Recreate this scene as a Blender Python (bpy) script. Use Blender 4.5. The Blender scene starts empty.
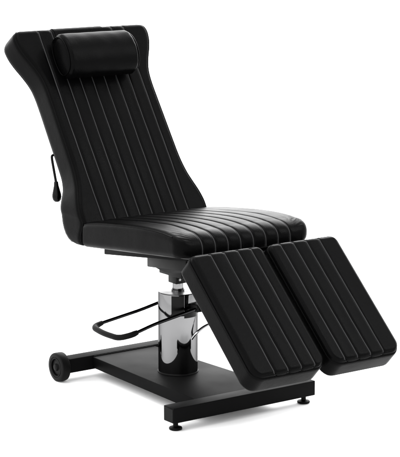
import bpy, bmesh, math, random
from mathutils import Vector, Matrix
random.seed(4)
R = math.radians
scene = bpy.context.scene
C = scene.collection

# ------------------------------------------------------------ camera
AZ, DIST, CZ, PITCH, FPX, TX = 0.626, 6.5904, 1.871, 0.1893, 1950.5, -3.05
cd = bpy.data.cameras.new('camera')
cam = bpy.data.objects.new('camera', cd); C.objects.link(cam)
cam.location = (-math.sin(AZ)*DIST, -math.cos(AZ)*DIST, CZ)
cam.rotation_euler = (math.pi/2-PITCH, 0, -AZ)
cd.sensor_fit = 'HORIZONTAL'; cd.sensor_width = 36
cd.lens = 36*FPX/400; cd.shift_x = -TX/400
cd.clip_start = .1; cd.clip_end = 200
scene.camera = cam

# ------------------------------------------------------------ studio surround: white world, dark patch added high at front right to dim reflections
w = bpy.data.worlds.new('World'); scene.world = w; w.use_nodes = True
nt = w.node_tree; nt.nodes.clear()
N = nt.nodes.new; LK = nt.links.new
out = N('ShaderNodeOutputWorld'); bg = N('ShaderNodeBackground'); LK(bg.outputs[0], out.inputs[0])
tc = N('ShaderNodeTexCoord')
dot = N('ShaderNodeVectorMath'); dot.operation = 'DOT_PRODUCT'
dv = Vector((.573, -.38, .72)).normalized()
dot.inputs[1].default_value = dv
LK(tc.outputs['Generated'], dot.inputs[0])
mr = N('ShaderNodeMapRange'); mr.interpolation_type = 'SMOOTHSTEP'
mr.inputs['From Min'].default_value = .40; mr.inputs['From Max'].default_value = .88
mr.inputs['To Min'].default_value = 1; mr.inputs['To Max'].default_value = .50
LK(dot.outputs['Value'], mr.inputs['Value'])
dot2 = N('ShaderNodeVectorMath'); dot2.operation = 'DOT_PRODUCT'      # world brightened behind the chair, added for seat-top sheen
dot2.inputs[1].default_value = Vector((math.sin(AZ), math.cos(AZ), .22)).normalized()
LK(tc.outputs['Generated'], dot2.inputs[0])
m2 = N('ShaderNodeMapRange'); m2.interpolation_type = 'SMOOTHSTEP'
m2.inputs['From Min'].default_value = .45; m2.inputs['From Max'].default_value = .92
m2.inputs['To Min'].default_value = 1; m2.inputs['To Max'].default_value = 1.5
LK(dot2.outputs['Value'], m2.inputs['Value'])
mu = N('ShaderNodeMath'); mu.operation = 'MULTIPLY'; LK(mr.outputs[0], mu.inputs[0]); LK(m2.outputs[0], mu.inputs[1])
LK(mu.outputs[0], bg.inputs['Color']); bg.inputs['Strength'].default_value = 2.8

def area(name, loc, target, sx, sy, power, col=(1,1,1)):
    d = bpy.data.lights.new(name, 'AREA'); d.shape = 'RECTANGLE'; d.size = sx; d.size_y = sy; d.energy = power; d.color = col
    o = bpy.data.objects.new(name, d); C.objects.link(o); o.location = loc
    o.rotation_euler = (Vector(target)-Vector(loc)).to_track_quat('-Z', 'Y').to_euler()
    return o
area('fill_light_overhead', (-.2, -.2, 4.2), (0, -.1, .5), 2.4, 2.0, 90)  # unseen area light, added to lift the floor and upholstery
area('edge_light_side', (-3.6, -.6, 2.3), (0, 0, .6), .7, 2.0, 14)  # light added on the left for edge highlights
area('seat_light_rear_right', (2.5, 1.9, 2.7), (0, -.1, .6), 2.4, 2.4, 110)  # added to brighten the seat top while backrest and pads stay dark

area('sheen_light_front_right', (2.5, -2.3, 3.4), (0, 0, .7), .5, 2.4, 75)  # unseen light added for soft highlights on head cushion and pad rims
vs = scene.view_settings
vs.view_transform = 'Standard'; vs.look = 'None'; vs.exposure = 0; vs.gamma = 1

# ------------------------------------------------------------ materials
def mat(name, col, rough=.5, metal=0, spec=.5, grain=None, crease=None, coat=0, tint=None, smudge=None):
    m = bpy.data.materials.new(name); m.use_nodes = True
    t = m.node_tree; b = t.nodes['Principled BSDF']
    b.inputs['Base Color'].default_value = (*col, 1); b.inputs['Roughness'].default_value = rough
    b.inputs['Metallic'].default_value = metal; b.inputs['Specular IOR Level'].default_value = spec
    b.inputs['Coat Weight'].default_value = coat
    tcn = t.nodes.new('ShaderNodeTexCoord'); prev = None
    def noise(scale, detail=3):
        n = t.nodes.new('ShaderNodeTexNoise'); n.inputs['Scale'].default_value = scale; n.inputs['Detail'].default_value = detail
        t.links.new(tcn.outputs['Object'], n.inputs['Vector']); return n
    if crease:
        n = noise(crease[0], 4); bp = t.nodes.new('ShaderNodeBump')
        bp.inputs['Strength'].default_value = crease[1]; bp.inputs['Distance'].default_value = crease[2]
        t.links.new(n.outputs['Fac'], bp.inputs['Height']); prev = bp
    if grain:
        v = t.nodes.new('ShaderNodeTexVoronoi'); v.inputs['Scale'].default_value = grain[0]
        t.links.new(tcn.outputs['Object'], v.inputs['Vector'])
        bp = t.nodes.new('ShaderNodeBump'); bp.inputs['Strength'].default_value = grain[1]; bp.inputs['Distance'].default_value = grain[2]
        t.links.new(v.outputs['Distance'], bp.inputs['Height'])
        if prev: t.links.new(prev.outputs[0], bp.inputs['Normal'])
        prev = bp
    if prev: t.links.new(prev.outputs[0], b.inputs['Normal'])
    if smudge:
        n = noise(smudge[0], 5); r = t.nodes.new('ShaderNodeMapRange')
        r.inputs['From Min'].default_value = .3; r.inputs['From Max'].default_value = .7
        r.inputs['To Min'].default_value = smudge[1]; r.inputs['To Max'].default_value = smudge[2]
        t.links.new(n.outputs['Fac'], r.inputs['Value']); t.links.new(r.outputs[0], b.inputs['Roughness'])
    return m
LEATHER = mat('black_leatherette', (.0009,.0009,.00095), .3, spec=.024, grain=(400,.30,.0008), crease=(8,.30,.007), smudge=(6,.27,.39))
SEAM_GREY = mat('charcoal_seam', (.020,.020,.0205), .45, spec=.06)  # lighter grey than the leather, for the raised seam strips
POWDER = mat('black_powder_coat', (.0020,.0020,.0021), .6, spec=.028, grain=(900,.15,.0004), smudge=(5,.48,.6))
BLACKMETAL = mat('black_metal', (.0013,.0013,.0013), .35, spec=.08, smudge=(12,.3,.45))
RUBBER = mat('black_rubber', (.0016,.0016,.0016), .5, spec=.06, grain=(300,.2,.0005))
GLOSS = mat('glossy_black_plastic', (.0008,.0008,.0008), .18, spec=.09, smudge=(10,.14,.24))
CHROME = mat('polished_chrome', (.155,.155,.157), .05, metal=1, smudge=(8,.03,.08), crease=(5,.05,.004))
STEEL = mat('bright_steel', (.17,.17,.17), .3, metal=1, smudge=(30,.16,.3))
LID = mat('satin_steel_lid', (.26,.26,.262), .38, metal=1, smudge=(14,.3,.45))
BRIGHT = mat('bright_chrome_rod', (.34,.34,.345), .16, metal=1, smudge=(20,.1,.2))
DARKCHROME = mat('dark_chrome', (.035,.035,.036), .16, metal=1, smudge=(20,.1,.22))
for m_ in (CHROME, STEEL, DARKCHROME): m_.node_tree.nodes['Principled BSDF'].inputs['Specular Tint'].default_value = (.3,.3,.3,1)
WHITE = mat('white_studio_floor', (.93,.93,.93), .7, spec=.0, smudge=(2,.65,.75))

# ------------------------------------------------------------ helpers
def obj(name, bm, mats, parent=None, smooth=True, auto=None):
    me = bpy.data.meshes.new(name); bmesh.ops.recalc_face_normals(bm, faces=bm.faces)
    bm.to_mesh(me); bm.free()
    for m in (mats if isinstance(mats, (list, tuple)) else [mats]): me.materials.append(m)
    if smooth:
        for p in me.polygons: p.use_smooth = True
        if auto is not None: me.set_sharp_from_angle(angle=R(auto))
    o = bpy.data.objects.new(name, me); C.objects.link(o)
    if parent: o.parent = parent
    return o
def hexa(bm, bot, top, bevel=0, seg=2):
    """box from four bottom and four top points"""
    tmp = bmesh.new()
    v = [tmp.verts.new(p) for p in bot] + [tmp.verts.new(p) for p in top]
    tmp.faces.new(v[3::-1]); tmp.faces.new(v[4:])
    for i in range(4): tmp.faces.new((v[i], v[(i+1)%4], v[4+(i+1)%4], v[4+i]))
    if bevel: bmesh.ops.bevel(tmp, geom=tmp.edges[:], offset=bevel, segments=seg, profile=.5, affect='EDGES')
    me = bpy.data.meshes.new('t'); tmp.to_mesh(me); tmp.free(); bm.from_mesh(me); bpy.data.meshes.remove(me)
def box(bm, x0, x1, y0, y1, z0, z1, bevel=0, seg=2, slope=0):
    """slope: z rises by slope per metre towards -y"""
    f = lambda y, z: z - slope*y
    q = [(x0,y0),(x1,y0),(x1,y1),(x0,y1)]
    hexa(bm, [(x,y,f(y,z0)) for x,y in q], [(x,y,f(y,z1)) for x,y in q], bevel, seg)
def lathe(bm, prof, mtx=Matrix(), n=48):
    """prof: (r, z) list; caps closed when r = 0"""
    rings = []
    for r, z in prof:
        if r < 1e-6: rings.append([bm.verts.new(mtx @ Vector((0,0,z)))])
        else: rings.append([bm.verts.new(mtx @ Vector((r*math.cos(2*math.pi*i/n), r*math.sin(2*math.pi*i/n), z))) for i in range(n)])
    for a, b in zip(rings, rings[1:]):
        for i in range(n):
            j = (i+1) % n
            if len(a) == 1: bm.faces.new((a[0], b[i], b[j]))
            elif len(b) == 1: bm.faces.new((a[i], a[j], b[0]))
            else: bm.faces.new((a[i], a[j], b[j], b[i]))
def axis(p, d): return Matrix.Translation(p) @ Vector(d).to_track_quat('Z', 'Y').to_matrix().to_4x4()
def fillet(pts, r, seg=6):
    pts = [Vector(p) for p in pts]; o = [pts[0]]
    for a, b, c in zip(pts, pts[1:], pts[2:]):
        u = (a-b).normalized(); v = (c-b).normalized(); k = min(r, (a-b).length*.49, (c-b).length*.49)
        p, q = b+u*k, b+v*k
        for i in range(seg+1):
            t = i/seg; o.append(p*(1-t)**2 + b*2*t*(1-t) + q*t*t)
    o.append(pts[-1]); return o
def tube(bm, pts, r, n=16, ends=True):
    pts = [Vector(p) for p in pts]; rings = []; up = None
    for i, p in enumerate(pts):
        d = (pts[min(i+1, len(pts)-1)] - pts[max(i-1, 0)]).normalized()
        if up is None: up = d.orthogonal().normalized()
        up = (up - d*up.dot(d)).normalized(); s = d.cross(up)
        rr = r[i] if isinstance(r, (list, tuple)) else r
        rings.append([bm.verts.new(p + (up*math.cos(2*math.pi*k/n) + s*math.sin(2*math.pi*k/n))*rr) for k in range(n)])
    for a, b in zip(rings, rings[1:]):
        for k in range(n): bm.faces.new((a[k], a[(k+1)%n], b[(k+1)%n], b[k]))
    if ends: bm.faces.new(rings[0][::-1]); bm.faces.new(rings[-1])

SEAMS = [.0262, .0787, .1312, .1838]
def smooth01(t): t = max(0, min(1, t)); return t*t*(3-2*t)
def lerp(xs, ys, x):
    if x <= xs[0]: return ys[0]
    for a, b, c, d in zip(xs, xs[1:], ys, ys[1:]):
        if x <= b: return c + (d-c)*(x-a)/(b-a)
    return ys[-1]
def catmull(P, n):
    out = []; L = len(P)
    for i in range(L-1):
        p0 = P[max(i-1,0)]; p1 = P[i]; p2 = P[i+1]; p3 = P[min(i+2,L-1)]
        for k in range(n):
            t = k/n
            out.append(tuple(.5*((2*b)+(c-a)*t+(2*a-5*b+4*c-d)*t*t+(3*b-a-3*c+d)*t**3) for a,b,c,d in zip(p0,p1,p2,p3)))
    out.append(tuple(P[-1])); return out

def cushion(bm, stations, seams, x_off=0, rad=.02, groove=.004, sig=.0035, bulge=.0022, thread=True,
            seam_range=(0,1), bump=None, dome=0):
    """loft of rounded rectangles. stations: (Fy,Fz, By,Bz, halfwidth). F = the padded face."""
    xs_fix = set()
    for s in seams:
        for d in (-.013,-.0085,-.006,-.0042,-.0028,-.0014,0,.0014,.0028,.0042,.006,.0085,.013): xs_fix.add(round(s+d,5))
    mids = [ (a+b)/2 for a,b in zip(seams, seams[1:]) ]
    xs_fix |= {round(m,5) for m in mids}
    xs_fix = sorted(xs_fix)
    lo, hi = (xs_fix[0], xs_fix[-1]) if xs_fix else (0,0)
    ncorner = 7; nside = 6; nmarg = 12
    rings = []; F3 = []; EDGE = {-1:[], 1:[]}; REAR = {-1:[], 1:[]}
    n = len(stations)
    for i, (fy,fz,by,bz,hw) in enumerate(stations):
        F = Vector((0,fy,fz)); B = Vector((0,by,bz)); h = (B-F).length; d = (B-F)/max(h,1e-9)
        a = stations[max(i-1,0)]; c = stations[min(i+1,n-1)]
        tg = Vector((0,c[0]-a[0],c[1]-a[1])).normalized()
        nr = Vector((0,-tg.z,tg.y))
        if nr.dot(d) > 0 or (abs(nr.dot(d))<.02 and i>n/2 and False): nr = -nr
        r = min(rad, h*.49, hw*.49)
        u = i/(n-1)
        env = smooth01((u-seam_range[0])/.03)*smooth01((seam_range[1]-u)/.03) if seam_range!=(0,1) else 1
        sc = min(1, (hw-r-.002)/max(abs(lo),abs(hi),1e-6)) if xs_fix else 1
        pts = []
        # front face, from -hw+r to hw-r
        L0, L1 = -hw+r, hw-r
        fx = []
        if xs_fix:
            fx += [L0 + (lo*sc-L0)*k/nmarg for k in range(nmarg)]
            fx += [x*sc for x in xs_fix]
            fx += [hi*sc + (L1-hi*sc)*k/nmarg for k in range(1,nmarg+1)]
        else: fx = [L0+(L1-L0)*k/40 for k in range(41)]
        for x in fx:
            dz = 0
            if seams:
                g = sum(math.exp(-((x-s*sc)/sig)**2) for s in seams)
                dz -= groove*g*env
                if seams[0]*sc < x < seams[-1]*sc:
                    for s0,s1 in zip(seams, seams[1:]):
                        if s0*sc <= x <= s1*sc:
                            q = (x-s0*sc)/((s1-s0)*sc); dz += bulge*(1-(2*q-1)**2)*env
            if dome: dz += dome*(1-(x/max(hw,1e-6))**2)*smooth01(min(u,1-u)/.15)
            P = Vector((x_off+x,0,0)) + F + nr*dz
            if bump: P += nr*bump(x_off+x, P.y, P.z)
            pts.append(P)
        def side(sx, order):
            o = []
            xc = sx*(hw-r)
            arc = [(sx*(hw-r)+sx*r*math.sin(q), r-r*math.cos(q)) for q in [math.pi/2*k/ncorner for k in range(1,ncorner+1)]]
            st = [(sx*hw, r+(h-2*r)*k/nside) for k in range(1,nside)]
            arc2 = [(sx*(hw-r)+sx*r*math.cos(q), h-r+r*math.sin(q)) for q in [math.pi/2*k/ncorner for k in range(0,ncorner+1)]]
            for x, dd in arc+st+arc2:
                P = Vector((x_off+x,0,0)) + F + d*dd
                o.append(P)
            return o if order else o[::-1]
        for sx in (-1,1):
            q = .7071
            EDGE[sx].append(Vector((x_off+sx*(hw-r+r*q),0,0)) + F + d*(r-r*q))
            REAR[sx].append(Vector((x_off+sx*(hw-r+r*q),0,0)) + B - d*(r-r*q))
        pts += side(1, True)
        pts += [Vector((x_off+ (hw-r) - (2*(hw-r))*k/10,0,0)) + B for k in range(1,10)]
        pts += side(-1, False)
        rings.append([bm.verts.new(p) for p in pts]); F3.append((F, nr, sc, env))
    m = len(rings[0])
    for a, b in zip(rings, rings[1:]):
        for k in range(m): bm.faces.new((a[k], a[(k+1)%m], b[(k+1)%m], b[k]))
    bm.faces.new(rings[0][::-1]); bm.faces.new(rings[-1])
    if thread:
        for s in seams:
            path = [Vector((x_off+s*sc,0,0)) + F - nr*(groove*env-.0002) + (nr*bump(x_off+s*sc,F.y,F.z) if bump else Vector()) for F,nr,sc,env in F3 if env>.6]
            stitch(bm, path, [nr for F,nr,sc,env in F3 if env>.6])
    return EDGE, REAR
def stitch(bm, path, nrm, r=.0023):
    # raised flat-felled seam, slightly wandering
    ph = random.uniform(0, 6); rs = []; L = 0
    for i, (p, nm) in enumerate(zip(path, nrm)):
        if i: L += (p-path[i-1]).length
        c = p + Vector((.0005*math.sin(L*23+ph)+.0003*math.sin(L*71+ph*2),0,0))
        rs.append([bm.verts.new(c + Vector((r*k,0,0)) + nm*h) for k, h in ((-1.3,-.0004),(-.75,.0010),(0,.0015),(.75,.0010),(1.3,-.0004))])
    for a, b in zip(rs, rs[1:]):
        for k in range(4):
            f = bm.faces.new((a[k], a[k+1], b[k+1], b[k])); f.material_index = 1

# ------------------------------------------------------------ setting
bm = bmesh.new(); lathe(bm, [(0,0),(9,0),(9,-.05),(0,-.05)], n=96)
fl = obj('floor', bm, WHITE, smooth=False); fl['kind'] = 'structure'

# ------------------------------------------------------------ the chair
chair = bpy.data.objects.new('treatment_chair', None); C.objects.link(chair); chair.location = (0,0,0)
chair['label'] = 'black padded tattoo and treatment chair with stitched channels, split leg rests and chrome hydraulic column'
chair['category'] = 'chair'

# ---- base
base_bm = bmesh.new()
hexa(base_bm, [(-.166,-.224,.036),(.166,-.224,.036),(.137,.4575,.036),(-.137,.4575,.036)],
     [(-.166,-.224,.0775),(.166,-.224,.0775),(.137,.4575,.0775),(-.137,.4575,.0775)], .002)
plate = obj('base_plate', base_bm, POWDER, chair, auto=35)
bm = bmesh.new(); box(bm, -.30,.30,-.285,-.2265,.03,.0822,.0028,3); fb = obj('front_bar', bm, POWDER, chair, auto=40)
for y, hwid in ((-.2245,.160),(.4570,.132)):      # weld beads where the plate meets the bars
    bm = bmesh.new()
    n = 60; pts = [(-hwid+2*hwid*k/n, y, .0782+.0004*math.sin(k*2.1)) for k in range(n+1)]
    tube(bm, pts, [.0022+.0005*math.sin(k*1.7)+.0003*random.random() for k in range(n+1)], 8)
    obj('weld_bead', bm, POWDER, plate, auto=60)
bm = bmesh.new(); box(bm, -.235,.235,.459,.5165,.03,.0822,.0028,3); rb = obj('rear_bar', bm, POWDER, chair, auto=40)
for sx in (-1,1):
    bm = bmesh.new(); box(bm, sx*.3005-.001,sx*.3005+.001,-.281,-.2305,.034,.078,.0008,1)
    obj('end_cap', bm, RUBBER, fb, auto=40)
    bm = bmesh.new()
    lathe(bm, [(0,0),(.017,0),(.0215,.002),(.0225,.006),(.021,.009),(.012,.011),(.0085,.013),(.0085,.0305),(0,.0305)], Matrix.Translation((sx*.272,-.2555,0)), 32)
    obj('levelling_foot', bm, RUBBER, fb, auto=35)
    # wheel
    M = axis((sx*.240,.487,.0530) , (sx,0,0))
    bm = bmesh.new()
    lathe(bm, [(.030,.004),(.048,.0035),(.0517,.006),(.0528,.010),(.0530,.021),(.0528,.032),(.0517,.0358),(.049,.0375),(.0385,.0385),(.0372,.0365),(.0355,.0365),(.0345,.0385),(.032,.0385),(.030,.035)], M, 56)
    wh = obj('wheel', bm, RUBBER, rb, auto=40)
    # (tyre ring and hub disc in one wheel mesh: third level is the deepest allowed)
    bm = bmesh.new()
    lathe(bm, [(0,.0),(.012,.0),(.012,.005),(.031,.005),(.031,.031),(.027,.0325),(.014,.0335),(.0125,.036),(.011,.040),(.006,.0415),(0,.042)], M, 40)
    me2 = bpy.data.meshes.new('h'); bm.to_mesh(me2); bm.free()
    b2 = bmesh.new(); b2.from_mesh(wh.data); b2.from_mesh(me2); b2.to_mesh(wh.data); b2.free(); bpy.data.meshes.remove(me2)
    for p in wh.data.polygons: p.use_smooth = True
    wh.data.set_sharp_from_angle(angle=R(40))

# ---- hydraulic column
CX, CY = 0, .114
T = Matrix.Translation((CX,CY,0))
bm = bmesh.new()
lathe(bm, [(.0695,.0775),(.0700,.079),(.0700,.363),(.0693,.3655),(.0675,.3665),(.0,.3665)], T, 96)
col = obj('column_cover', bm, CHROME, chair, auto=35)
bm = bmesh.new(); lathe(bm, [(.0,.3668),(.0676,.3668),(.0680,.3676),(.0672,.3684),(.024,.3686),(.0,.3686)], T, 80); obj('column_lid', bm, LID, col, auto=35)
bm = bmesh.new(); lathe(bm, [(.0722,.0775),(.0722,.0805),(.0716,.0818),(.0702,.082)], T, 80); obj('base_ring', bm, BLACKMETAL, col, auto=35)
bm = bmesh.new(); lathe(bm, [(.0190,.35),(.0190,.425)], T, 40); lathe(bm, [(.0225,.3685),(.0225,.374),(.0212,.3755),(.0191,.3755)], T, 40)
obj('piston', bm, CHROME, chair, auto=35)
# lever slot housing: black curved plate let into the chrome shell, facing the front
def arcplate(bm, a0, a1, z0, z1, r0, r1, n=28):
    g = []
    for i in range(n+1):
        a = R(a0+(a1-a0)*i/n); c, s = math.cos(a), math.sin(a)
        g.append([bm.verts.new((CX+r*c, CY+r*s, z)) for r,z in ((r0,z0),(r1,z0),(r1,z1),(r0,z1))])
    for a, b in zip(g, g[1:]):
        for k in range(4): bm.faces.new((a[k], a[(k+1)%4], b[(k+1)%4], b[k]))
    bm.faces.new(g[0][::-1]); bm.faces.new(g[-1])
bm = bmesh.new(); arcplate(bm, 216, 253, .292, .3640, .068, .0707); arcplate(bm, 253, 306, .284, .309, .068, .0707)
obj('lever_slot', bm, GLOSS, col, auto=35)

# ---- foot pump bar
bm = bmesh.new()
fr = fillet([(.028,.018,.322),(-.163,.018,.2905),(-.262,.018,.2655),(-.304,.034,.257),(-.315,.11,.2605),(-.309,.186,.2660),(-.265,.202,.2715),(-.10,.202,.296),(.028,.202,.322)], .03, 8)
tube(bm, fr, .0058, 20)
pump = obj('pump_bar', bm, DARKCHROME, chair, auto=40)
bm = bmesh.new()
gp = fillet([(-.238,.018,.2713),(-.262,.018,.2655),(-.304,.034,.257),(-.315,.11,.2605),(-.309,.186,.2660),(-.262,.202,.272)], .03, 8)
L = len(gp); tube(bm, gp, [.0102 if 0<i<L-1 else .0085 for i in range(L)], 20)
obj('rubber_sleeve', bm, RUBBER, pump, auto=40)
bm = bmesh.new()
box(bm, .005,.055,.006,.202+.012,.308,.334,.004,2)
lathe(bm, [(0,0),(.0105,0),(.0125,.002),(.0125,.008),(.010,.010),(0,.010)], axis((.028,.007,.3205),(0,-1,0)), 24)
obj('pump_yoke', bm, BLACKMETAL, pump, auto=35)
bm = bmesh.new(); lathe(bm, [(0,0),(.006,0),(.006,.003),(.004,.0045),(0,.0045)], axis((.028,-.0032,.3205),(0,-1,0)), 20)
obj('pivot_bolt', bm, STEEL, pump, auto=35)
# ---- release lever: bent chrome rod on the right
bm = bmesh.new()
tube(bm, fillet([(.012,.050,.205),(.022,.035,.228),(.06,.03,.252),(.14,.03,.256),(.24,.03,.25)], .04, 8), .0056, 16)
rl = obj('release_lever', bm, BRIGHT, chair, auto=40)
bm = bmesh.new(); tube(bm, [(.20,.03,.2524),(.203,.03,.2522),(.245,.03,.2497),(.25,.03,.2495)], [.006,.009,.009,.006], 16); obj('grip', bm, RUBBER, rl, auto=40)

# ---- head of the lift and seat carrier
bm = bmesh.new()
box(bm, -.025,.025,CY-.025,CY+.025,.398,.462,.003,2)
box(bm, -.046,-.030,CY-.085,CY+.05,.43,.50,.003,2); box(bm, .030,.046,CY-.085,CY+.05,.43,.50,.003,2)
head = obj('lift_head', bm, BLACKMETAL, chair, auto=35)
for p in [(-.012,CY-.0252,.414),(.036,CY-.086,.470)]:
    bm = bmesh.new(); lathe(bm, [(0,0),(.0065,0),(.0065,.004),(.0045,.0055),(0,.0055)], axis(p,(0,-1,0)), 6); obj('bolt', bm, STEEL, head, auto=25)
bm = bmesh.new()
S = .10
box(bm, -.090,.090,-.06,.175,.472,.515,.004,2, slope=S)
tray_low = bm
obj('tilt_housing', bm, BLACKMETAL, chair, auto=35)
bm = bmesh.new()      # curved belly plate under the housing
prof = [(.160,.466),(.13,.459),(.08,.453),(.03,.456),(-.02,.466),(-.05,.476)]
pp = catmull(prof, 5)
for (y0,z0),(y1,z1) in zip(pp, pp[1:]): pass
g = [[bm.verts.new((x,y,z)) for x,z in ((-.084,z),(.084,z),(.084,.478),(-.084,.478))] for y,z in pp]
for a, b in zip(g, g[1:]):
    for k in range(4): bm.faces.new((a[k], a[(k+1)%4], b[(k+1)%4], b[k]))
bm.faces.new(g[0]); bm.faces.new(g[-1][::-1])
obj('belly_plate', bm, BLACKMETAL, chair, auto=35)
bm = bmesh.new(); box(bm, -.18,.18,-.19,.31,.524,.562,.003,2, slope=.118); fr_ = obj('seat_frame', bm, POWDER, chair, auto=35)
bm = bmesh.new(); tube(bm, [(-.165,-.262,.556),(.165,-.262,.556)], .015, 24)
box(bm, -.20,.20,-.262,-.18,.548,.570,.003,2, slope=.05)
obj('hinge_bar', bm, BLACKMETAL, chair, auto=35)
# rear hinge arms carrying the backrest (behind the upholstery)
for sx in (-1,1):
    bm = bmesh.new()
    tube(bm, fillet([(sx*.12,.28,.505),(sx*.12,.46,.515),(sx*.12,.535,.70),(sx*.12,.66,.885)], .05, 6), .013, 16)
    obj('back_arm', bm, BLACKMETAL, chair, auto=40)
bm = bmesh.new(); tube(bm, [(-.165,.604,.806),(.165,.604,.806)], .0065, 16); obj('back_crossbar', bm, BLACKMETAL, chair, auto=40)
# recline lever at the back left
bm = bmesh.new()
tube(bm, fillet([(-.15,.604,.806),(-.2135,.598,.808),(-.2170,.590,.793),(-.2235,.562,.740),(-.225,.549,.708)], .012, 6), .0048, 14)
lv = obj('recline_lever', bm, BLACKMETAL, chair, auto=40)
bm = bmesh.new()
lathe(bm, [(0,-.004),(.0068,-.004),(.0078,.0),(.0086,.010),(.0125,.026),(.0165,.042),(.0172,.052),(.0150,.062),(.009,.069),(0,.071)],
      axis((-.225,.5515,.716),(0,-.08,-1)), 28)
obj('grip', bm, GLOSS, lv)

# ---- backrest
A0 = R(33.55); DT = Vector((0, math.sin(A0), math.cos(A0))); NB = Vector((0, math.cos(A0), -math.sin(A0)))
O = Vector((0,.2991,.6014)); TH = .105
tk = [-.10,.00,.04,.08,.12,.16,.22,.30,.40,.50,.56,.60,.64,.68,.715,.745,.765]
wk = [.268,.271,.272,.265,.253,.242,.234,.232,.231,.230,.232,.240,.256,.275,.287,.291,.291]
sm = catmull(list(zip(tk,wk)), 4); tk = [a for a,b in sm]; wk = [b for a,b in sm]
st = []
# lower end behind the seat: front goes down, back is vertical and rounds under
low = [  # F(y,z) , B(y,z), w
 ((.332,.5225),(.350,.5212),.250),((.3285,.530),(.374,.5235),.262),((.3255,.540),(.394,.530),.268),((.322,.552),(.412,.541),.271),((.318,.566),(.428,.556),.272),
 ((.312,.582),(.439,.573),.272),((.306,.595),(.446,.590),.272),((.303,.6075),(.449,.606),.272)]
for F,B,w_ in low: st.append((*F,*B,w_))
def wtop(t):
    w_ = lerp(tk,wk,t)
    e = t-.738
    return w_ if e <= 0 else w_-.031*(1-math.sqrt(max(0,1-min(1,e/.047)**2)))
t = .012
tend = .783; rr = .022
backc = lambda t: TH
while t < tend-rr-.001:
    F = O + DT*t; B = F + NB*TH
    k = t/.24
    if k < 1: B = Vector((0,.4505,.615)).lerp(Vector((0,.5192,.7434)), k) - Vector((0,.007*math.sin(math.pi*k),0))
    st.append((F.y,F.z,B.y,B.z, wtop(t))); t += .011 if t<.2 or .52<t<.72 else (.006 if t>.7 else .016)
Wtop = .2915
for k in range(13):       # top edge rounding, corners rounded in plan
    q = math.pi/2*k/12
    tt = tend-rr+rr*math.sin(q); ins = rr*(1-math.cos(q))
    F = O + DT*tt + NB*ins; B = O + DT*(tt-.002) + NB*(TH-ins)
    st.append((F.y,F.z,B.y,B.z, wtop(tt)-.006*(1-math.cos(q))))
bm = bmesh.new()
SE = [-s for s in SEAMS[::-1]] + SEAMS
def backbump(x,y,z):
    return 0
EB, RB = cushion(bm, st, SE, rad=.020, groove=.0030, sig=.0042, bulge=.0020, seam_range=(.02,.92))
back = obj('backrest', bm, [LEATHER, SEAM_GREY], chair)
# piping seams along both edges of the front face and of the back
def piping(parent, pts, r=.0024):
    bm = bmesh.new(); tube(bm, pts, r, 10); return obj('piping', bm, LEATHER, parent)
for sx in (-1,1):
    piping(back, EB[sx][2:-5]); piping(back, RB[sx][2:-5])

# ---- head cushion: flat-backed bolster held by a wide strap over the top
def bolster():
    bm = bmesh.new(); rings = []
    x0, x1 = -.164, .139; nx = 60; ns = 72
    tc_, dc = .638, .055
    for i in range(nx+1):
        u = i/nx; x = x0+(x1-x0)*u
        e = min(x-x0, x1-x); k = 1-.16*(1-smooth01(e/.020))**2
        k *= 1 if e > .012 else math.sqrt(max(0.0, 1-((.012-e)/.012)**2))*.22+.78
        ring = []
        for j in range(ns):
            a = 2*math.pi*j/ns
            ct = math.cos(a)*.083; cn = math.sin(a)
            cn = cn*.055 if cn > 0 else -abs(cn)**.55*.0565
            # flatten against the backrest
            wob = .0005*math.sin(x*46+a*2)+.0004*math.sin(x*90-a*3)
            wob += .0022*math.sin(a*15+(2 if x > 0 else 0))*math.exp(-e/.016)*smooth01(e/.004) + .0012*math.sin(a*7+x*20)*math.exp(-e/.05)
            P = O + DT*(tc_+ct*k*(1+wob*6)) - NB*(dc+cn*k*(1+wob*6))
            ring.append(bm.verts.new((x,P.y,P.z)))
        rings.append(ring)
    for a, b in zip(rings, rings[1:]):
        for k in range(ns): bm.faces.new((a[k], a[(k+1)%ns], b[(k+1)%ns], b[k]))
    for ring, x, s in ((rings[0], x0, -1), (rings[-1], x1, 1)):
        prev = ring
        for f in (.9,.6,.3):
            P = [Vector(v.co) for v in ring]; cc = sum(P, Vector())/ns
            cur = [bm.verts.new(cc+(p-cc)*f+Vector((s*.007*(1-f*f),0,0))) for p in P]
            for k in range(ns): bm.faces.new((prev[k], prev[(k+1)%ns], cur[(k+1)%ns], cur[k]))
            prev = cur
        bm.faces.new(prev)
    o = obj('head_cushion', bm, LEATHER, back)
    return o
pil = bolster()
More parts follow.
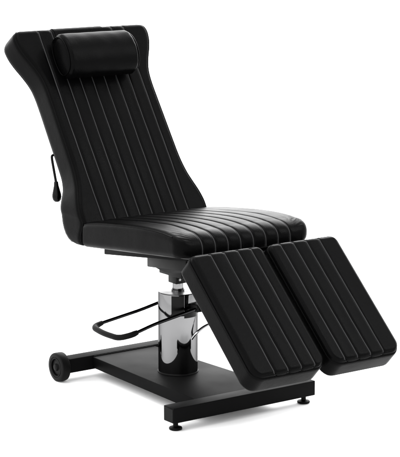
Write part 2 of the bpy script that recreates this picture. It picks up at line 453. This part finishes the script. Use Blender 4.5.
# end seams and strap are sub-parts of the backrest (third level)
for x in (-.1625,.1375):
    pts = []
    for j in range(61):
        a = 2*math.pi*j/60; cn = math.sin(a); cn = cn*.055 if cn > 0 else -abs(cn)**.55*.0565
        P = O + DT*(.638+math.cos(a)*.083*.855) - NB*(.055+cn*.855); pts.append((x,P.y,P.z))
    bm = bmesh.new(); tube(bm, pts, .0026, 8, ends=False); obj('cushion_piping', bm, LEATHER, back)
bm = bmesh.new()
path = [(.70,.052),(.725,.02),(.745,.004),(.765,.0028),(.778,-.004),(.7855,-.018),(.7865,-.045),(.7835,-.080),(.772,-.1045),(.74,-.1085),(.60,-.1085)]
pc = catmull(path, 5); g = []
for i,(tt,nn) in enumerate(pc):
    a = pc[max(i-1,0)]; b = pc[min(i+1,len(pc)-1)]
    tx_, tn = b[0]-a[0], b[1]-a[1]; l = math.hypot(tx_,tn); ox, on = -tn/l, tx_/l
    row = []
    for x, off in ((-.120,0),(-.120,-.0022),(-.117,-.003),(.086,-.003),(.089,-.0022),(.089,0)):
        P = O + DT*(tt+ox*off) - NB*(nn+on*off); row.append(bm.verts.new((x,P.y,P.z)))
    g.append(row)
for a, b in zip(g, g[1:]):
    for k in range(6): bm.faces.new((a[k], a[(k+1)%6], b[(k+1)%6], b[k]))
bm.faces.new(g[0]); bm.faces.new(g[-1][::-1])
obj('cushion_strap', bm, LEATHER, back, auto=40)

# ---- seat
def seat_stations():
    topP = [(.296,.612),(.27,.6185),(.20,.6285),(.10,.6400),(.0,.6495),(-.07,.6545),(-.13,.6565),(-.18,.6560),(-.212,.6535)]
    T_ = catmull(topP, 8)
    st = []
    bot = lambda y: .5225+(.326-y)*.094
    for y,z in T_: st.append((y,z,y,bot(y),.276))
    # front roll
    yc, R1 = -.155, .125
    cyy = -.155; top = .657
    zend = .585
    n = 30
    y0 = -.212
    for k in range(1,n+1):
        q = math.pi/2*k/n
        y = y0 - (.288-.212)*math.sin(q)
        z = .6535 - (.6535-.5835)*(1-math.cos(q)**.62 if q < math.pi/2 - 1e-6 else 1)
        fb_ = (y0-y)/(.288-.212)
        b = bot(y) + .006*smooth01((fb_-.9)/.1)**2
        # corner rounding in plan
        e = (y+.288)
        w_ = .276 if e > .045 else .276-.045*(1-math.sqrt(max(0,1-((.045-e)/.045)**2)))
        st.append((y,max(z,.5840),y,min(b,.5830),w_))
    return st
def crown(x,y,z):
    # corner gathers at the front of the seat
    v = 0
    for sx in (-1,1):
        dx, dy = x-sx*.240, y+.235
        d = math.hypot(dx/.030, dy/.055)
        if d < 2.4:
            a = math.atan2(dy+.05, dx*sx+.06)
            v += .0009*math.exp(-d*d)*(math.sin(a*34+math.sin(y*90)*1.2)+.6*math.sin(a*61+2))
    v += .0022*math.exp(-((y+.10)/.05)**2)*math.sin(x*31+1.1)*math.exp(-((abs(x)-.20)/.06)**2)
    return v
bm = bmesh.new(); S_ = seat_stations()
ES, RS = cushion(bm, S_, SE, rad=.022, groove=.0030, sig=.0042, bulge=.0018, bump=crown)
seat = obj('seat', bm, [LEATHER, SEAM_GREY], chair)
for sx in (-1,1):
    piping(seat, [p for p in ES[sx] if p.y > -.236], .0018)

# ---- two leg rests
PT = Vector((0,-.376,.616)); PB = Vector((0,-.729,.285))
PD = (PB-PT).normalized(); PU = Vector((0,-PD.z,PD.y))
if PU.z < 0: PU = -PU
PL = (PB-PT).length
for sx in (-1,1):
    xc = sx*.1580; hw = .1475; th = .084
    rest = bpy.data.objects.new('leg_rest', None); C.objects.link(rest); rest.parent = chair
    # side border of the pad: rounded slab
    def slab(bm, top, bot, hw, len0, len1, edge, corner, seams, n=40, **kw):
        ctop = corner*.6
        st = []
        ss = []
        k0 = [math.pi/2*k/12 for k in range(13)]
        ss += [len0 + ctop*(1-math.cos(q)) for q in k0]
        ss += [len0+ctop + (len1-len0-corner-ctop)*k/n for k in range(1,n)]
        ss += [len1 - corner*(1-math.sin(q)) for q in k0]
        for s in ss:
            e = min(s-len0, len1-s)
            cr = ctop if s-len0 < len1-s else corner
            w_ = hw if e >= cr else hw - cr*(1-math.sqrt(max(0,1-((cr-e)/cr)**2)))
            ins = 0 if e >= edge else edge*(1-math.sqrt(max(0,1-((edge-e)/edge)**2)))
            F = PT + PD*s + PU*(top-ins); B = PT + PD*s + PU*(bot+min(ins,.010)*.9)
            st.append((F.y,F.z,B.y,B.z,max(w_,.004)))
        return cushion(bm, st, seams, x_off=xc, rad=edge, **kw)
    bm = bmesh.new()
    slab(bm, -.012, -th, hw, 0, PL+.004, .010, .044, [], thread=False)
    body = obj('pad_border', bm, LEATHER, rest)
    loc = sorted([sx*v - xc for v in (.0615,.1155,.170,.225)])
    bm = bmesh.new()
    slab(bm, .0015, -.030, hw-.0035, .0035, PL-.001, .0155, .041, loc, groove=.0030, sig=.0042, bulge=.0018)
    obj('pad_panel', bm, [LEATHER, SEAM_GREY], rest)
    # welt running round the pad where panel and border meet
    def outline(hw, l0, l1, c, up, n=10):
        P = []
        d = c*.6
        for cx_, cs, a0, c in ((hw-d, l0+d, -90, d), (hw-c, l1-c, 0, c), (-hw+c, l1-c, 90, c), (-hw+d, l0+d, 180, d)):
            for k in range(n+1):
                a = R(a0+90*k/n); P.append((cx_+c*math.cos(a), cs+c*math.sin(a)))
        P.append(P[0]); out = []
        for (x,s),(x2,s2) in zip(P,P[1:]):
            m_ = max(1,int(math.hypot(x2-x,s2-s)/.02))
            for q in range(m_): out.append((x+(x2-x)*q/m_, s+(s2-s)*q/m_))
        out.append(P[-1])
        return [Vector((xc+x,0,0)) + PT + PD*s + PU*up for x,s in out]
    bm = bmesh.new(); tube(bm, outline(hw-.0022,.0022,PL+.0015,.044,-.0165), .0024, 8, ends=False); obj('piping', bm, LEATHER, rest)
    bm = bmesh.new(); tube(bm, outline(hw-.0062,.0060,PL-.003,.040,-.0055), .0014, 8, ends=False); obj('seam', bm, LEATHER, rest)
    # carrier plate and arm below the pad
    bm = bmesh.new()
    def pbox(bm, x0, x1, s0, s1, u0, u1, bev):
        f = lambda x,s,u: Vector((x,0,0)) + PT + PD*s + PU*u
        hexa(bm, [f(x0,s0,u0),f(x1,s0,u0),f(x1,s1,u0),f(x0,s1,u0)], [f(x0,s0,u1),f(x1,s0,u1),f(x1,s1,u1),f(x0,s1,u1)], bev)
    pbox(bm, xc-.06, xc+.06, .09, .34, -th-.004, -th+.002, .001)
    pbox(bm, xc-.016, xc+.016, .04, .30, -th-.03, -th-.004, .002)
    q0 = PT + PD*.06 + PU*(-th-.018)
    tube(bm, [(xc,-.17,.552),(xc,-.25,.548),(xc,q0.y,q0.z)], .012, 14)
    obj('support_arm', bm, BLACKMETAL, rest, auto=35)
